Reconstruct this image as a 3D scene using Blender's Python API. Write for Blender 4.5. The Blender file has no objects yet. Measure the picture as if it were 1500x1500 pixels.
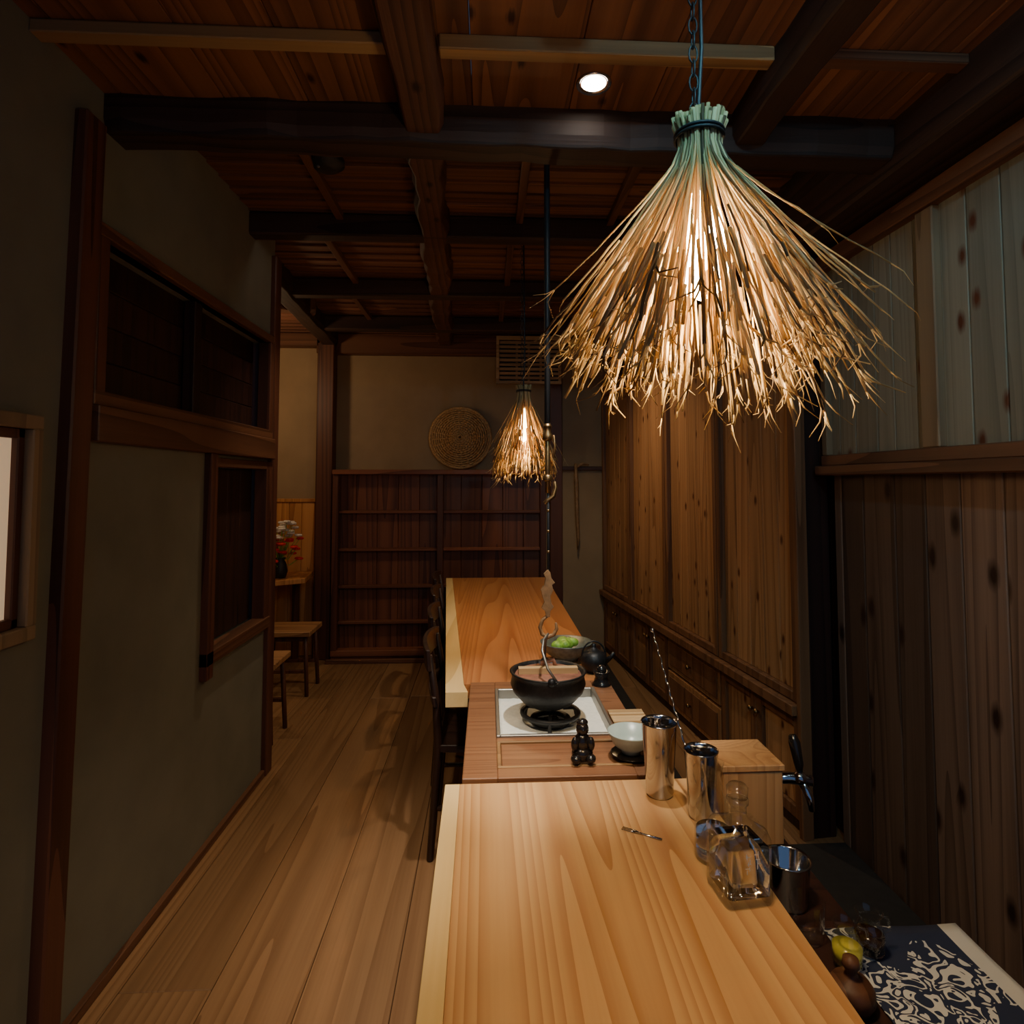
import bpy, math, random
from mathutils import Vector, Matrix
random.seed(7)
S = bpy.context.scene
pi = math.pi

# ------------------------------------------------------------------ materials
def newmat(name):
    m = bpy.data.materials.new(name); m.use_nodes = True
    nt = m.node_tree
    return m, nt, nt.nodes, nt.links, nt.nodes['Principled BSDF']

def rgba(c): return (c[0], c[1], c[2], 1)

def wood(name, dark, light, axis='Y', scale=1.0, ring=9, rough=0.5, var=0.35, knots=0.0, fiber=0.35, spec=0.4, lo=0.2, hi=0.8, bump=0.08, coat=0.0, stretch=.03, nsc=5.0, broad=.22, plane='YZ', kscale=7.0, power=2.0, kcol=None):
    m, nt, N, L, P = newmat(name)
    tc = N.new('ShaderNodeTexCoord'); geo = N.new('ShaderNodeNewGeometry')
    off = N.new('ShaderNodeVectorMath'); off.operation = 'SCALE'; off.inputs[0].default_value = (7.3, 11.1, 5.7)
    L.new(geo.outputs['Random Per Island'], off.inputs['Scale'])
    add = N.new('ShaderNodeVectorMath'); add.operation = 'ADD'
    L.new(tc.outputs['Object'], add.inputs[0]); L.new(off.outputs[0], add.inputs[1])
    def mp(a, o):
        mm = N.new('ShaderNodeMapping'); sc = [o, o, o]; sc['XYZ'.index(axis)] = a
        mm.inputs['Scale'].default_value = sc; L.new(add.outputs[0], mm.inputs['Vector']); return mm
    m1 = mp(stretch*scale, 1.0*scale)
    n1 = N.new('ShaderNodeTexNoise'); n1.inputs['Scale'].default_value = nsc; n1.inputs['Detail'].default_value = 1.0
    n1.inputs['Distortion'].default_value = 0.05; L.new(m1.outputs[0], n1.inputs['Vector'])
    mu = N.new('ShaderNodeMath'); mu.operation = 'MULTIPLY'; mu.inputs[1].default_value = ring*2
    L.new(n1.outputs[0], mu.inputs[0])
    fr = N.new('ShaderNodeMath'); fr.operation = 'FRACT'; L.new(mu.outputs[0], fr.inputs[0])
    pw = N.new('ShaderNodeMath'); pw.operation = 'POWER'; pw.inputs[1].default_value = power; L.new(fr.outputs[0], pw.inputs[0])
    m2 = mp(1.2*scale, 60*scale)
    n2 = N.new('ShaderNodeTexNoise'); n2.inputs['Scale'].default_value = 2.0; n2.inputs['Detail'].default_value = 3; L.new(m2.outputs[0], n2.inputs['Vector'])
    m3 = mp(0.12*scale, 6*scale)
    n3 = N.new('ShaderNodeTexNoise'); n3.inputs['Scale'].default_value = 2.0; n3.inputs['Detail'].default_value = 4; L.new(m3.outputs[0], n3.inputs['Vector'])
    mx = N.new('ShaderNodeMix'); mx.data_type = 'FLOAT'; mx.inputs[0].default_value = fiber
    L.new(pw.outputs[0], mx.inputs[2]); L.new(n2.outputs[0], mx.inputs[3])
    mx2 = N.new('ShaderNodeMix'); mx2.data_type = 'FLOAT'; mx2.inputs[0].default_value = broad
    L.new(mx.outputs[0], mx2.inputs[2]); L.new(n3.outputs[0], mx2.inputs[3])
    cr = N.new('ShaderNodeValToRGB'); cr.color_ramp.elements[0].position = lo; cr.color_ramp.elements[1].position = hi
    cr.color_ramp.elements[0].color = rgba(light); cr.color_ramp.elements[1].color = rgba(dark)
    L.new(mx2.outputs[0], cr.inputs[0])
    hs = N.new('ShaderNodeHueSaturation')
    mr = N.new('ShaderNodeMapRange'); mr.inputs['To Min'].default_value = 1-var; mr.inputs['To Max'].default_value = 1+var
    L.new(geo.outputs['Random Per Island'], mr.inputs['Value']); L.new(mr.outputs[0], hs.inputs['Value'])
    L.new(cr.outputs[0], hs.inputs['Color'])
    col = hs.outputs[0]
    if knots > 0:
        sx = N.new('ShaderNodeSeparateXYZ'); L.new(add.outputs[0], sx.inputs[0])
        cb = N.new('ShaderNodeCombineXYZ'); a, b = plane
        for i, ax in enumerate((a, b)):
            mm = N.new('ShaderNodeMath'); mm.operation = 'MULTIPLY'; mm.inputs[1].default_value = .5 if ax == axis else 1.0
            L.new(sx.outputs['XYZ'.index(ax)], mm.inputs[0]); L.new(mm.outputs[0], cb.inputs[i])
        vo = N.new('ShaderNodeTexVoronoi'); vo.voronoi_dimensions = '2D'; vo.inputs['Scale'].default_value = kscale; L.new(cb.outputs[0], vo.inputs['Vector'])
        nk = N.new('ShaderNodeMath'); nk.operation = 'MULTIPLY_ADD'; nk.inputs[1].default_value = .12; nk.inputs[2].default_value = -.06
        L.new(n2.outputs[0], nk.inputs[0])
        ad = N.new('ShaderNodeMath'); ad.operation = 'ADD'; L.new(vo.outputs['Distance'], ad.inputs[0]); L.new(nk.outputs[0], ad.inputs[1])
        kr = N.new('ShaderNodeValToRGB'); kr.color_ramp.elements[0].position = 0.04*knots; kr.color_ramp.elements[1].position = 0.12*knots
        kr.color_ramp.elements[0].color = (1, 1, 1, 1); kr.color_ramp.elements[1].color = (0, 0, 0, 1)
        L.new(ad.outputs[0], kr.inputs[0])
        sc = N.new('ShaderNodeSeparateColor'); L.new(vo.outputs['Color'], sc.inputs[0])
        gt = N.new('ShaderNodeMath'); gt.operation = 'GREATER_THAN'; gt.inputs[1].default_value = .6; L.new(sc.outputs[0], gt.inputs[0])
        mm = N.new('ShaderNodeMath'); mm.operation = 'MULTIPLY'; L.new(kr.outputs[0], mm.inputs[0]); L.new(gt.outputs[0], mm.inputs[1])
        mk2 = N.new('ShaderNodeMix'); mk2.data_type = 'RGBA'
        kc = kcol or (dark[0]*.4, dark[1]*.26, dark[2]*.2)
        L.new(mm.outputs[0], mk2.inputs[0]); L.new(col, mk2.inputs[6]); mk2.inputs[7].default_value = rgba(kc)
        col = mk2.outputs[2]
    L.new(col, P.inputs['Base Color'])
    P.inputs['Roughness'].default_value = rough; P.inputs['Specular IOR Level'].default_value = spec
    if coat: P.inputs['Coat Weight'].default_value = coat; P.inputs['Coat Roughness'].default_value = 0.25
    bp = N.new('ShaderNodeBump'); bp.inputs['Strength'].default_value = bump; bp.inputs['Distance'].default_value = 0.003
    L.new(n2.outputs[0], bp.inputs['Height']); L.new(bp.outputs[0], P.inputs['Normal'])
    return m

def plain(name, c, rough=0.5, metal=0.0, spec=0.5, noise=0.0, nscale=30, bump=0.0):
    m, nt, N, L, P = newmat(name)
    P.inputs['Base Color'].default_value = rgba(c); P.inputs['Roughness'].default_value = rough
    P.inputs['Metallic'].default_value = metal; P.inputs['Specular IOR Level'].default_value = spec
    if noise or bump:
        tc = N.new('ShaderNodeTexCoord'); n = N.new('ShaderNodeTexNoise'); n.inputs['Scale'].default_value = nscale; n.inputs['Detail'].default_value = 6
        L.new(tc.outputs['Object'], n.inputs['Vector'])
        cr = N.new('ShaderNodeValToRGB'); cr.color_ramp.elements[0].position = .3; cr.color_ramp.elements[1].position = .7
        cr.color_ramp.elements[0].color = rgba([x*(1-noise) for x in c]); cr.color_ramp.elements[1].color = rgba([min(1, x*(1+noise)) for x in c])
        L.new(n.outputs[0], cr.inputs[0]); L.new(cr.outputs[0], P.inputs['Base Color'])
        if bump:
            b = N.new('ShaderNodeBump'); b.inputs['Strength'].default_value = bump; b.inputs['Distance'].default_value = .005
            L.new(n.outputs[0], b.inputs['Height']); L.new(b.outputs[0], P.inputs['Normal'])
    return m

def glassm(name, c=(1, 1, 1), ior=1.33):
    m, nt, N, L, P = newmat(name)
    P.inputs['Base Color'].default_value = rgba(c); P.inputs['Transmission Weight'].default_value = 1
    P.inputs['Roughness'].default_value = 0; P.inputs['IOR'].default_value = ior
    return m

def thin_glass(name, tint=(.97, .99, .98)):
    # thin-walled clear glass: transparent body, stronger reflection at grazing angles
    m, nt, N, L, P = newmat(name)
    N.remove(P)
    tr = N.new('ShaderNodeBsdfTransparent'); tr.inputs[0].default_value = rgba(tint)
    gl = N.new('ShaderNodeBsdfGlossy'); gl.inputs['Roughness'].default_value = .03
    lw = N.new('ShaderNodeLayerWeight'); lw.inputs['Blend'].default_value = .5
    pw = N.new('ShaderNodeMath'); pw.operation = 'POWER'; pw.inputs[1].default_value = 3.0; L.new(lw.outputs['Facing'], pw.inputs[0])
    ma = N.new('ShaderNodeMath'); ma.operation = 'MULTIPLY_ADD'; ma.inputs[1].default_value = .6; ma.inputs[2].default_value = .07; L.new(pw.outputs[0], ma.inputs[0])
    mix = N.new('ShaderNodeMixShader'); L.new(ma.outputs[0], mix.inputs[0]); L.new(tr.outputs[0], mix.inputs[1]); L.new(gl.outputs[0], mix.inputs[2])
    L.new(mix.outputs[0], N['Material Output'].inputs[0])
    return m

def emit(name, c, s):
    m, nt, N, L, P = newmat(name)
    P.inputs['Base Color'].default_value = rgba(c); P.inputs['Emission Color'].default_value = rgba(c); P.inputs['Emission Strength'].default_value = s
    return m

M_floor = wood('floor_wood', (.16, .076, .033), (.29, .158, .074), 'Y', ring=11, rough=.42, var=.22, fiber=.5, stretch=.02, nsc=4, broad=.3)
M_ceilA = wood('ceiling_wood', (.08, .026, .011), (.21, .078, .034), 'Y', ring=7, rough=.6, var=.3, knots=.9, plane='XY')
M_ceilB = wood('ceiling_slat_wood', (.065, .025, .014), (.19, .078, .044), 'X', ring=5, rough=.6, var=.35)
M_beamX = wood('beam_dark_x', (.016, .008, .006), (.05, .024, .016), 'X', ring=5, rough=.6, var=.15, bump=.3)
M_beamY = wood('beam_dark_y', (.016, .008, .006), (.05, .024, .016), 'Y', ring=5, rough=.6, var=.15, bump=.3)
M_beamBr = wood('beam_brown_y', (.035, .013, .008), (.11, .042, .023), 'Y', ring=5, rough=.6, var=.1, bump=.4, knots=1, plane='XY')
M_post = wood('post_redbrown', (.04, .013, .008), (.115, .04, .022), 'Z', ring=5, rough=.5, var=.1)
M_railY = wood('rail_brown_y', (.06, .022, .011), (.145, .06, .03), 'Y', ring=5, rough=.5, var=.1)
M_railX = wood('rail_brown_x', (.06, .022, .011), (.145, .06, .03), 'X', ring=5, rough=.5, var=.1)
M_batten = wood('batten_pale', (.16, .08, .032), (.32, .18, .075), 'X', ring=4, rough=.55, var=.1)
M_panelDk = wood('panel_dark_red', (.014, .006, .005), (.038, .014, .010), 'Z', ring=5, rough=.5, var=.3)
M_shelf = wood('shelf_red', (.06, .019, .010), (.165, .058, .028), 'Z', ring=5, rough=.45, var=.35)
M_shelfX = wood('shelf_redx', (.08, .026, .012), (.20, .07, .034), 'X', ring=5, rough=.45, var=.3)
M_cab = wood('cabinet_cedar', (.21, .09, .034), (.42, .215, .095), 'Z', ring=8, rough=.5, var=.24, knots=1.2, kscale=9, fiber=.45)
M_cabfr = wood('cabinet_frame', (.10, .04, .018), (.21, .095, .044), 'Z', ring=4, rough=.5, var=.1)
M_pale = wood('panel_pale', (.14, .125, .09), (.24, .215, .16), 'Z', ring=8, rough=.8, var=.25, knots=1.6, spec=.15, broad=.4, kscale=9, fiber=.55, kcol=(.11, .036, .017))
M_palefr = wood('panel_frame_pale', (.15, .095, .053), (.26, .17, .095), 'Z', ring=4, rough=.6, var=.1)
M_lowpl = wood('plank_brown', (.065, .036, .024), (.18, .112, .08), 'Z', ring=6, rough=.6, var=.55, knots=1.6, kscale=7, fiber=.5)
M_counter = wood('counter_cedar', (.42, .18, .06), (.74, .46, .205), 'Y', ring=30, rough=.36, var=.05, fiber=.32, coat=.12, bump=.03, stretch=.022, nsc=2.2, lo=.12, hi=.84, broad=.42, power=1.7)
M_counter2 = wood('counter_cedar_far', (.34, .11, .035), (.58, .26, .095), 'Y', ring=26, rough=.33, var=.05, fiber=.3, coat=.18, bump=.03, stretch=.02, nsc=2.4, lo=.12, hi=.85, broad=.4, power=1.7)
M_sap = wood('sapwood', (.66, .44, .17), (.82, .60, .28), 'Y', ring=5, rough=.35, var=.03, coat=.2)
M_hearth = wood('hearth_wood', (.14, .055, .027), (.27, .125, .06), 'X', ring=8, rough=.4, var=.12, fiber=.5)
M_cabin = wood('wainscot_wood', (.34, .13, .04), (.6, .28, .10), 'Z', ring=6, rough=.5, var=.2)
M_box = wood('tap_box_wood', (.38, .18, .07), (.58, .33, .145), 'Z', ring=10, rough=.5, var=.05, fiber=.5)
M_chair = wood('chair_dark', (.012, .006, .005), (.04, .018, .012), 'Z', ring=4, rough=.4, var=.1)
M_stool = wood('stool_wood', (.16, .07, .03), (.34, .17, .07), 'X', ring=5, rough=.5, var=.1)
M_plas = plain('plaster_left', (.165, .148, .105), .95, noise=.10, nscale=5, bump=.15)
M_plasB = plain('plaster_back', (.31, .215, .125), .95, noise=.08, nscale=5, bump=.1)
M_iron = plain('cast_iron', (.02, .02, .022), .45, .6, noise=.3, nscale=80, bump=.2)
M_black = plain('black_gloss', (.012, .01, .01), .2)
M_blackm = plain('black_matte', (.015, .015, .017), .5)
M_brass = plain('brass', (.32, .2, .09), .4, 1)
M_steel = plain('steel', (.5, .5, .52), .12, 1)
M_grey = plain('grey_metal', (.3, .29, .27), .4, .8)
M_ash = plain('ash', (.86, .88, .82), .95, noise=.06, nscale=60, bump=.5)
M_cer = plain('celadon', (.42, .52, .5), .3, noise=.1, nscale=20)
M_bowlg = plain('bowl_grey', (.10, .12, .11), .35, noise=.4, nscale=60)
M_leaf = plain('greens', (.22, .42, .05), .5, noise=.4, nscale=60)
M_pink = plain('lid_wood', (.26, .11, .07), .6, noise=.3)
M_glass = thin_glass('clear_glass')
M_water = glassm('water', (.98, 1, .99), 1.33)
M_oil = plain('oil', (.62, .55, .08), .15)
M_soy = plain('soy', (.03, .012, .006), .1)
M_hook = plain('hook_wood', (.26, .15, .07), .5, noise=.35, nscale=40)
M_basket = plain('basket_weave', (.50, .29, .12), .8, noise=.4, nscale=90)
M_mat = wood('bamboo_mat', (.34, .2, .08), (.6, .42, .22), 'X', ring=4, rough=.6, var=.2)
M_vent = wood('vent_slats', (.2, .13, .07), (.38, .26, .15), 'X', ring=4, rough=.6, var=.2)
M_floorShade = plain('floor_shade_dark', (.02, .016, .014), .9, noise=.2)  # near-black colour that paints shade onto the aisle floor
M_red = plain('flower_red', (.75, .03, .02), .5)
M_white = plain('flower_white', (.8, .75, .68), .6)
M_shoji = emit('shoji_paper', (.80, .56, .34), .45)
M_print = plain('bottle_print', (.75, .78, .76), .6)
M_bulb = emit('bulb_glow', (1, .78, .46), 70)
M_bulb2 = emit('bulb_glow_far', (1, .66, .32), 22)
M_dl = emit('downlight_glow', (1, .9, .75), 30)

def strawmat():
    m, nt, N, L, P = newmat('straw')
    geo = N.new('ShaderNodeNewGeometry'); cr = N.new('ShaderNodeValToRGB')
    cr.color_ramp.elements[0].color = (.13, .065, .025, 1); cr.color_ramp.elements[1].color = (.88, .70, .38, 1)
    e = cr.color_ramp.elements.new(.35); e.color = (.55, .38, .16, 1)
    L.new(geo.outputs['Random Per Island'], cr.inputs[0]); L.new(cr.outputs[0], P.inputs['Base Color'])
    P.inputs['Roughness'].default_value = .6
    tr = N.new('ShaderNodeBsdfTranslucent'); L.new(cr.outputs[0], tr.inputs[0])
    mix = N.new('ShaderNodeMixShader'); mix.inputs[0].default_value = .45
    out = N['Material Output']
    L.new(P.outputs[0], mix.inputs[1]); L.new(tr.outputs[0], mix.inputs[2]); L.new(mix.outputs[0], out.inputs[0])
    return m
M_straw = strawmat()

def clothmat():
    m, nt, N, L, P = newmat('indigo_print')
    tc = N.new('ShaderNodeTexCoord')
    n = N.new('ShaderNodeTexNoise'); n.inputs['Scale'].default_value = 24; n.inputs['Detail'].default_value = 1; n.inputs['Distortion'].default_value = 1.5
    L.new(tc.outputs['Object'], n.inputs['Vector'])
    mu = N.new('ShaderNodeMath'); mu.operation = 'MULTIPLY'; mu.inputs[1].default_value = 10; L.new(n.outputs[0], mu.inputs[0])
    pp = N.new('ShaderNodeMath'); pp.operation = 'PINGPONG'; pp.inputs[1].default_value = 1; L.new(mu.outputs[0], pp.inputs[0])
    cr = N.new('ShaderNodeValToRGB'); cr.color_ramp.interpolation = 'CONSTANT'
    cr.color_ramp.elements[0].color = (.015, .025, .07, 1); cr.color_ramp.elements[1].color = (.62, .64, .66, 1); cr.color_ramp.elements[1].position = .58
    L.new(pp.outputs[0], cr.inputs[0])
    n2 = N.new('ShaderNodeTexNoise'); n2.inputs['Scale'].default_value = 9; n2.inputs['Detail'].default_value = 0; L.new(tc.outputs['Object'], n2.inputs['Vector'])
    c2 = N.new('ShaderNodeValToRGB'); c2.color_ramp.interpolation = 'CONSTANT'; c2.color_ramp.elements[0].color = (0, 0, 0, 1); c2.color_ramp.elements[1].color = (1, 1, 1, 1); c2.color_ramp.elements[1].position = .60
    L.new(n2.outputs[0], c2.inputs[0])
    mx = N.new('ShaderNodeMix'); mx.data_type = 'RGBA'; L.new(c2.outputs[0], mx.inputs[0]); L.new(cr.outputs[0], mx.inputs[6]); mx.inputs[7].default_value = (.015, .025, .07, 1)
    sx = N.new('ShaderNodeSeparateXYZ'); L.new(tc.outputs['Object'], sx.inputs[0])
    gt = N.new('ShaderNodeMath'); gt.operation = 'GREATER_THAN'; gt.inputs[1].default_value = .865; L.new(sx.outputs[0], gt.inputs[0])
    mx2 = N.new('ShaderNodeMix'); mx2.data_type = 'RGBA'; L.new(gt.outputs[0], mx2.inputs[0]); L.new(mx.outputs[2], mx2.inputs[6]); mx2.inputs[7].default_value = (.6, .62, .63, 1)
    L.new(mx2.outputs[2], P.inputs['Base Color']); P.inputs['Roughness'].default_value = .9
    return m
M_cloth = clothmat()

# ------------------------------------------------------------------ mesh builder
import bmesh
class MB:
    def __init__(s, T=None): s.v = []; s.f = []; s.m = []; s.sm = []; s.T = T
    def _add(s, pts, faces, mat, smooth=False):
        b = len(s.v)
        for p in pts:
            p = Vector(p)
            if s.T is not None: p = s.T @ p
            s.v.append(p)
        for f in faces: s.f.append([b+i for i in f]); s.m.append(mat); s.sm.append(smooth)
    def hexa(s, p, mat=0):
        s._add(p, [(0, 3, 2, 1), (4, 5, 6, 7), (0, 1, 5, 4), (1, 2, 6, 5), (2, 3, 7, 6), (3, 0, 4, 7)], mat)
    def b(s, x0, x1, y0, y1, z0, z1, mat=0):
        s.hexa([(x0, y0, z0), (x1, y0, z0), (x1, y1, z0), (x0, y1, z0), (x0, y0, z1), (x1, y0, z1), (x1, y1, z1), (x0, y1, z1)], mat)
    def prism(s, poly, z0, z1, mat=0):
        n = len(poly)
        pts = [(x, y, z0) for x, y in poly]+[(x, y, z1) for x, y in poly]
        s._add(pts, [list(range(n))[::-1], list(range(n, 2*n))]+[(i, (i+1) % n, n+(i+1) % n, n+i) for i in range(n)], mat)
    def rings(s, rings, mat=0, smooth=True, caps=True, closed=False):
        n = len(rings[0]); pts = [p for r in rings for p in r]; F = []
        K = len(rings)
        for k in range(K-1 if not closed else K):
            a = k*n; c = ((k+1) % K)*n
            for i in range(n):
                j = (i+1) % n; F.append((a+i, a+j, c+j, c+i))
        if caps and not closed: F.append(list(range(n))[::-1]); F.append([(K-1)*n+i for i in range(n)])
        s._add(pts, F, mat, smooth)
    def lathe(s, prof, c=(0, 0, 0), seg=32, mat=0, smooth=True, R=None, caps=True):
        rr = []
        for r, z in prof:
            r = max(r, 1e-4)
            ring = [Vector((r*math.cos(2*pi*i/seg), r*math.sin(2*pi*i/seg), z)) for i in range(seg)]
            if R is not None: ring = [R @ q for q in ring]
            rr.append([q+Vector(c) for q in ring])
        s.rings(rr, mat, smooth, caps)
    def tube(s, pts, rad, seg=8, mat=0, closed=False, smooth=True):
        pts = [Vector(p) for p in pts]; n = len(pts)
        if not hasattr(rad, '__len__'): rad = [rad]*n
        t0 = (pts[1]-pts[0]).normalized()
        up = Vector((0, 0, 1)) if abs(t0.z) < .9 else Vector((1, 0, 0))
        u = t0.cross(up).normalized(); rr = []
        for i, p in enumerate(pts):
            if closed: t = pts[(i+1) % n]-pts[i-1]
            else: t = pts[min(i+1, n-1)]-pts[max(i-1, 0)]
            t.normalize(); u = (u-t*u.dot(t))
            if u.length < 1e-5: u = t.orthogonal()
            u.normalize(); w = t.cross(u)
            rr.append([p+rad[i]*(math.cos(2*pi*k/seg)*u+math.sin(2*pi*k/seg)*w) for k in range(seg)])
        s.rings(rr, mat, smooth, True, closed)
    def ball(s, c, r, mat=0, seg=14, sq=(1, 1, 1)):
        rr = []
        K = 9
        for k in range(K+1):
            a = pi*k/K-pi/2; q = max(math.cos(a), 1e-3)
            rr.append([(c[0]+r*sq[0]*q*math.cos(2*pi*i/seg), c[1]+r*sq[1]*q*math.sin(2*pi*i/seg), c[2]+r*sq[2]*math.sin(a)) for i in range(seg)])
        s.rings(rr, mat, True)
    def rsq(s, secs, c, mat=0, n=6, rot=0, caps=True):
        rr = []
        for h, cr, z in secs:
            ring = []
            for q in range(4):
                a0 = q*pi/2
                cx = (h-cr)*(1 if q in (0, 3) else -1); cy = (h-cr)*(1 if q in (0, 1) else -1)
                for k in range(n+1):
                    a = a0+pi/2*k/n; x = cx+cr*math.cos(a); y = cy+cr*math.sin(a)
                    ring.append((c[0]+x*math.cos(rot)-y*math.sin(rot), c[1]+x*math.sin(rot)+y*math.cos(rot), c[2]+z))
            rr.append(ring)
        s.rings(rr, mat, True, caps)
    def build(s, name, mats, bevel=0.0, seg=1, autosmooth=True):
        me = bpy.data.meshes.new(name); me.from_pydata([tuple(v) for v in s.v], [], s.f)
        if not isinstance(mats, (list, tuple)): mats = [mats]
        for m in mats: me.materials.append(m)
        for i, p in enumerate(me.polygons): p.material_index = s.m[i]; p.use_smooth = s.sm[i]
        bm = bmesh.new(); bm.from_mesh(me); bmesh.ops.recalc_face_normals(bm, faces=bm.faces); bm.to_mesh(me); bm.free()
        o = bpy.data.objects.new(name, me); S.collection.objects.link(o)
        if bevel:
            md = o.modifiers.new('bevel', 'BEVEL'); md.width = bevel; md.segments = seg; md.limit_method = 'ANGLE'; md.angle_limit = math.radians(50)
        return o

# ------------------------------------------------------------------ room shell
mb = MB(); x = -2.5
while x < 1.6:
    w = random.choice([.2, .24, .27]); y = -1.0 - random.random()*1.5
    while y < 5.7:
        l = random.uniform(2.4, 3.8); y0 = max(y, -1.0); y1 = min(y+l, 5.7)
        if y1 > y0+.05: mb.b(x, x+w-.002, y0, y1-.001, -.04, 0)
        y += l
    x += w
mb.build('floor', M_floor, .002)
mb = MB(); mb.b(.56, 1.48, -1, 2.55, 0, .008); mb.b(.56, .98, 2.55, 5.3, 0, .008); mb.build('floor_shade_sheet', M_floorShade)  # added dark sheet standing in for shade right of the counters
mb = MB()
X0, X1 = -1.27, -1.15
def wl(y0, y1, z0, z1): mb.b(X0, X1, y0, y1, z0, z1)
wl(-1, 1.12, 0, 2.9); wl(1.12, 1.56, 0, 1.14); wl(1.12, 1.56, 1.63, 2.9)
wl(1.56, 1.86, 0, 2.9); wl(1.86, 2.62, 0, 1.76); wl(2.62, 3.32, 0, .80); wl(2.62, 3.32, 1.58, 1.76); wl(1.86, 3.32, 2.22, 2.9)
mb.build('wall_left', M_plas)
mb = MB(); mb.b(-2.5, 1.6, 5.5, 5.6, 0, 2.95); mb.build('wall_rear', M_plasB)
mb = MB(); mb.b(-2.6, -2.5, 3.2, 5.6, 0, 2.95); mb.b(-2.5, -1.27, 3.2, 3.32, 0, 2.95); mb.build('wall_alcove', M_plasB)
mb = MB(); mb.b(1.52, 1.6, -1, 5.6, 0, 2.95); mb.build('wall_right', M_panelDk)
mb = MB(); y = -1.0
while y < 2.55:
    w = random.uniform(.15, .21); mb.b(1.485, 1.52, y, min(y+w-.005, 2.57), 0, 1.53); y += w
y = -1.0
while y < 2.55:
    w = random.uniform(.15, .2); mb.b(1.49, 1.52, y, min(y+w-.004, 2.57), 2.45, 2.66); y += w
mb.build('wall_right_cladding', M_lowpl, .003)
mb = MB(); y = -1.0
while y < 2.50:
    w = random.uniform(.09, .14)
    mb.b(1.46, 1.49, y, min(y+w-.005, 2.56), 1.58, 2.41); y += w
mb.build('panel_right_upper', M_pale, .002)
mb = MB()
mb.b(1.40, 1.5, -1, 2.57, 1.525, 1.565, 0); mb.b(1.43, 1.5, -1, 2.57, 1.565, 1.61, 0)
mb.b(1.42, 1.5, -1, 2.57, 2.40, 2.47, 1)
mb.b(1.435, 1.5, 1.88, 1.96, 1.61, 2.40, 2); mb.b(1.435, 1.5, 2.53, 2.57, 1.61, 2.40, 2); mb.b(1.435, 1.5, .7, .78, 1.61, 2.40, 2)
mb.build('trim_right_shelf_rail', [M_railY, M_railY, M_palefr], .004)
mb = MB(); mb.b(1.30, 1.52, -1, 5.5, 2.50, 2.95); mb.build('beam_wall_plate', M_beamY, .01)

mb = MB(); x = -1.3
while x < 1.6:
    w = random.choice([.2, .25, .3]); mb.b(x, x+w-.002, -1, 1.9, 2.66, 2.70); x += w
mb.build('ceiling', M_ceilA, .002)
mb = MB(); y = 1.95
while y < 5.6:
    w = .115; mb.hexa([(-2.5, y, 2.80), (1.55, y, 2.80), (1.55, y+w, 2.812), (-2.5, y+w, 2.812), (-2.5, y, 2.83), (1.55, y, 2.83), (1.55, y+w, 2.842), (-2.5, y+w, 2.842)]); y += w-.004
mb.build('ceiling_rear', M_ceilB, .001)
mb = MB()
for x, y0, y1 in [(-.72, 2.0, 3.0), (.15, 2.0, 3.05), (-.85, 3.05, 4.0), (.12, 3.05, 4.0), (.6, 2.0, 3.0), (.62, 3.05, 4.0), (-.93, 4.0, 4.9), (.1, 4.0, 4.9)]:
    mb.b(x-.018, x+.018, y0, y1, 2.765, 2.80)
mb.build('trim_ceiling_battens', M_railY, .003)
mb = MB()
for y in (3.0, 3.97, 4.86): mb.b(-1.3 if y < 3.3 else -1.35, 1.29, y-.045, y+.045, 2.69, 2.80)
mb.build('beam_joists', M_beamX, .008)
mb = MB(); mb.b(-1.5, 1.29, 5.40, 5.5, 2.62, 2.80); mb.b(-2.5, -1.45, 5.40, 5.5, 2.68, 2.80); mb.build('beam_rear_lintel', M_railX, .006)
mb = MB(); mb.b(-1.15, -.27, 1.54, 1.585, 2.625, 2.66, 0); mb.b(-.13, .76, 1.54, 1.585, 2.62, 2.66, 0); mb.b(.86, 1.3, 1.54, 1.585, 2.63, 2.66, 1)
mb.build('trim_ceiling_pale_batten', [M_batten, M_railX], .003)
def rough(name, p0, p1, w, h, mat, wob=.012, n=24):
    p0 = Vector(p0); p1 = Vector(p1); d = (p1-p0).normalized(); side = d.cross(Vector((0, 0, 1))).normalized(); up = side.cross(d)
    mb = MB(); rr = []
    for i in range(n+1):
        c = p0.lerp(p1, i/n)+side*random.uniform(-wob, wob)
        ww = w/2+random.uniform(-wob, wob)*.7; hh = h/2+random.uniform(-wob, wob)*.5; k = .22
        ring = []
        for sx, sy in [(-1, -1+k*2), (-1+k, -1), (1-k, -1), (1, -1+k*2), (1, 1), (-1, 1)]:
            ring.append(c+side*ww*sx+up*hh*sy)
        rr.append(ring)
    mb.rings(rr, 0, False); o = mb.build(name, mat, .004)
    return o
rough('beam_crossbeam', (-1.27, 1.91, 2.632), (1.3, 1.91, 2.615), .13, .16, M_beamX, .005, 30)
rough('beam_longitudinal_near', (-.20, -1, 2.63), (-.20, 1.85, 2.64), .13, .14, M_beamBr, .004)
rough('beam_side_near', (.80, -1, 2.62), (.82, 1.85, 2.63), .11, .14, M_beamY, .005)
rough('beam_longitudinal_rear', (-.22, 1.98, 2.78), (-.38, 5.42, 2.78), .14, .17, M_beamBr, .014, 34)
rough('beam_wall_top', (-1.23, 1.98, 2.76), (-1.38, 5.42, 2.76), .14, .16, M_beamY, .006)
rough('beam_alcove', (-2.4, 3.9, 2.76), (-1.25, 4.45, 2.76), .10, .12, M_railX, .004)

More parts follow.
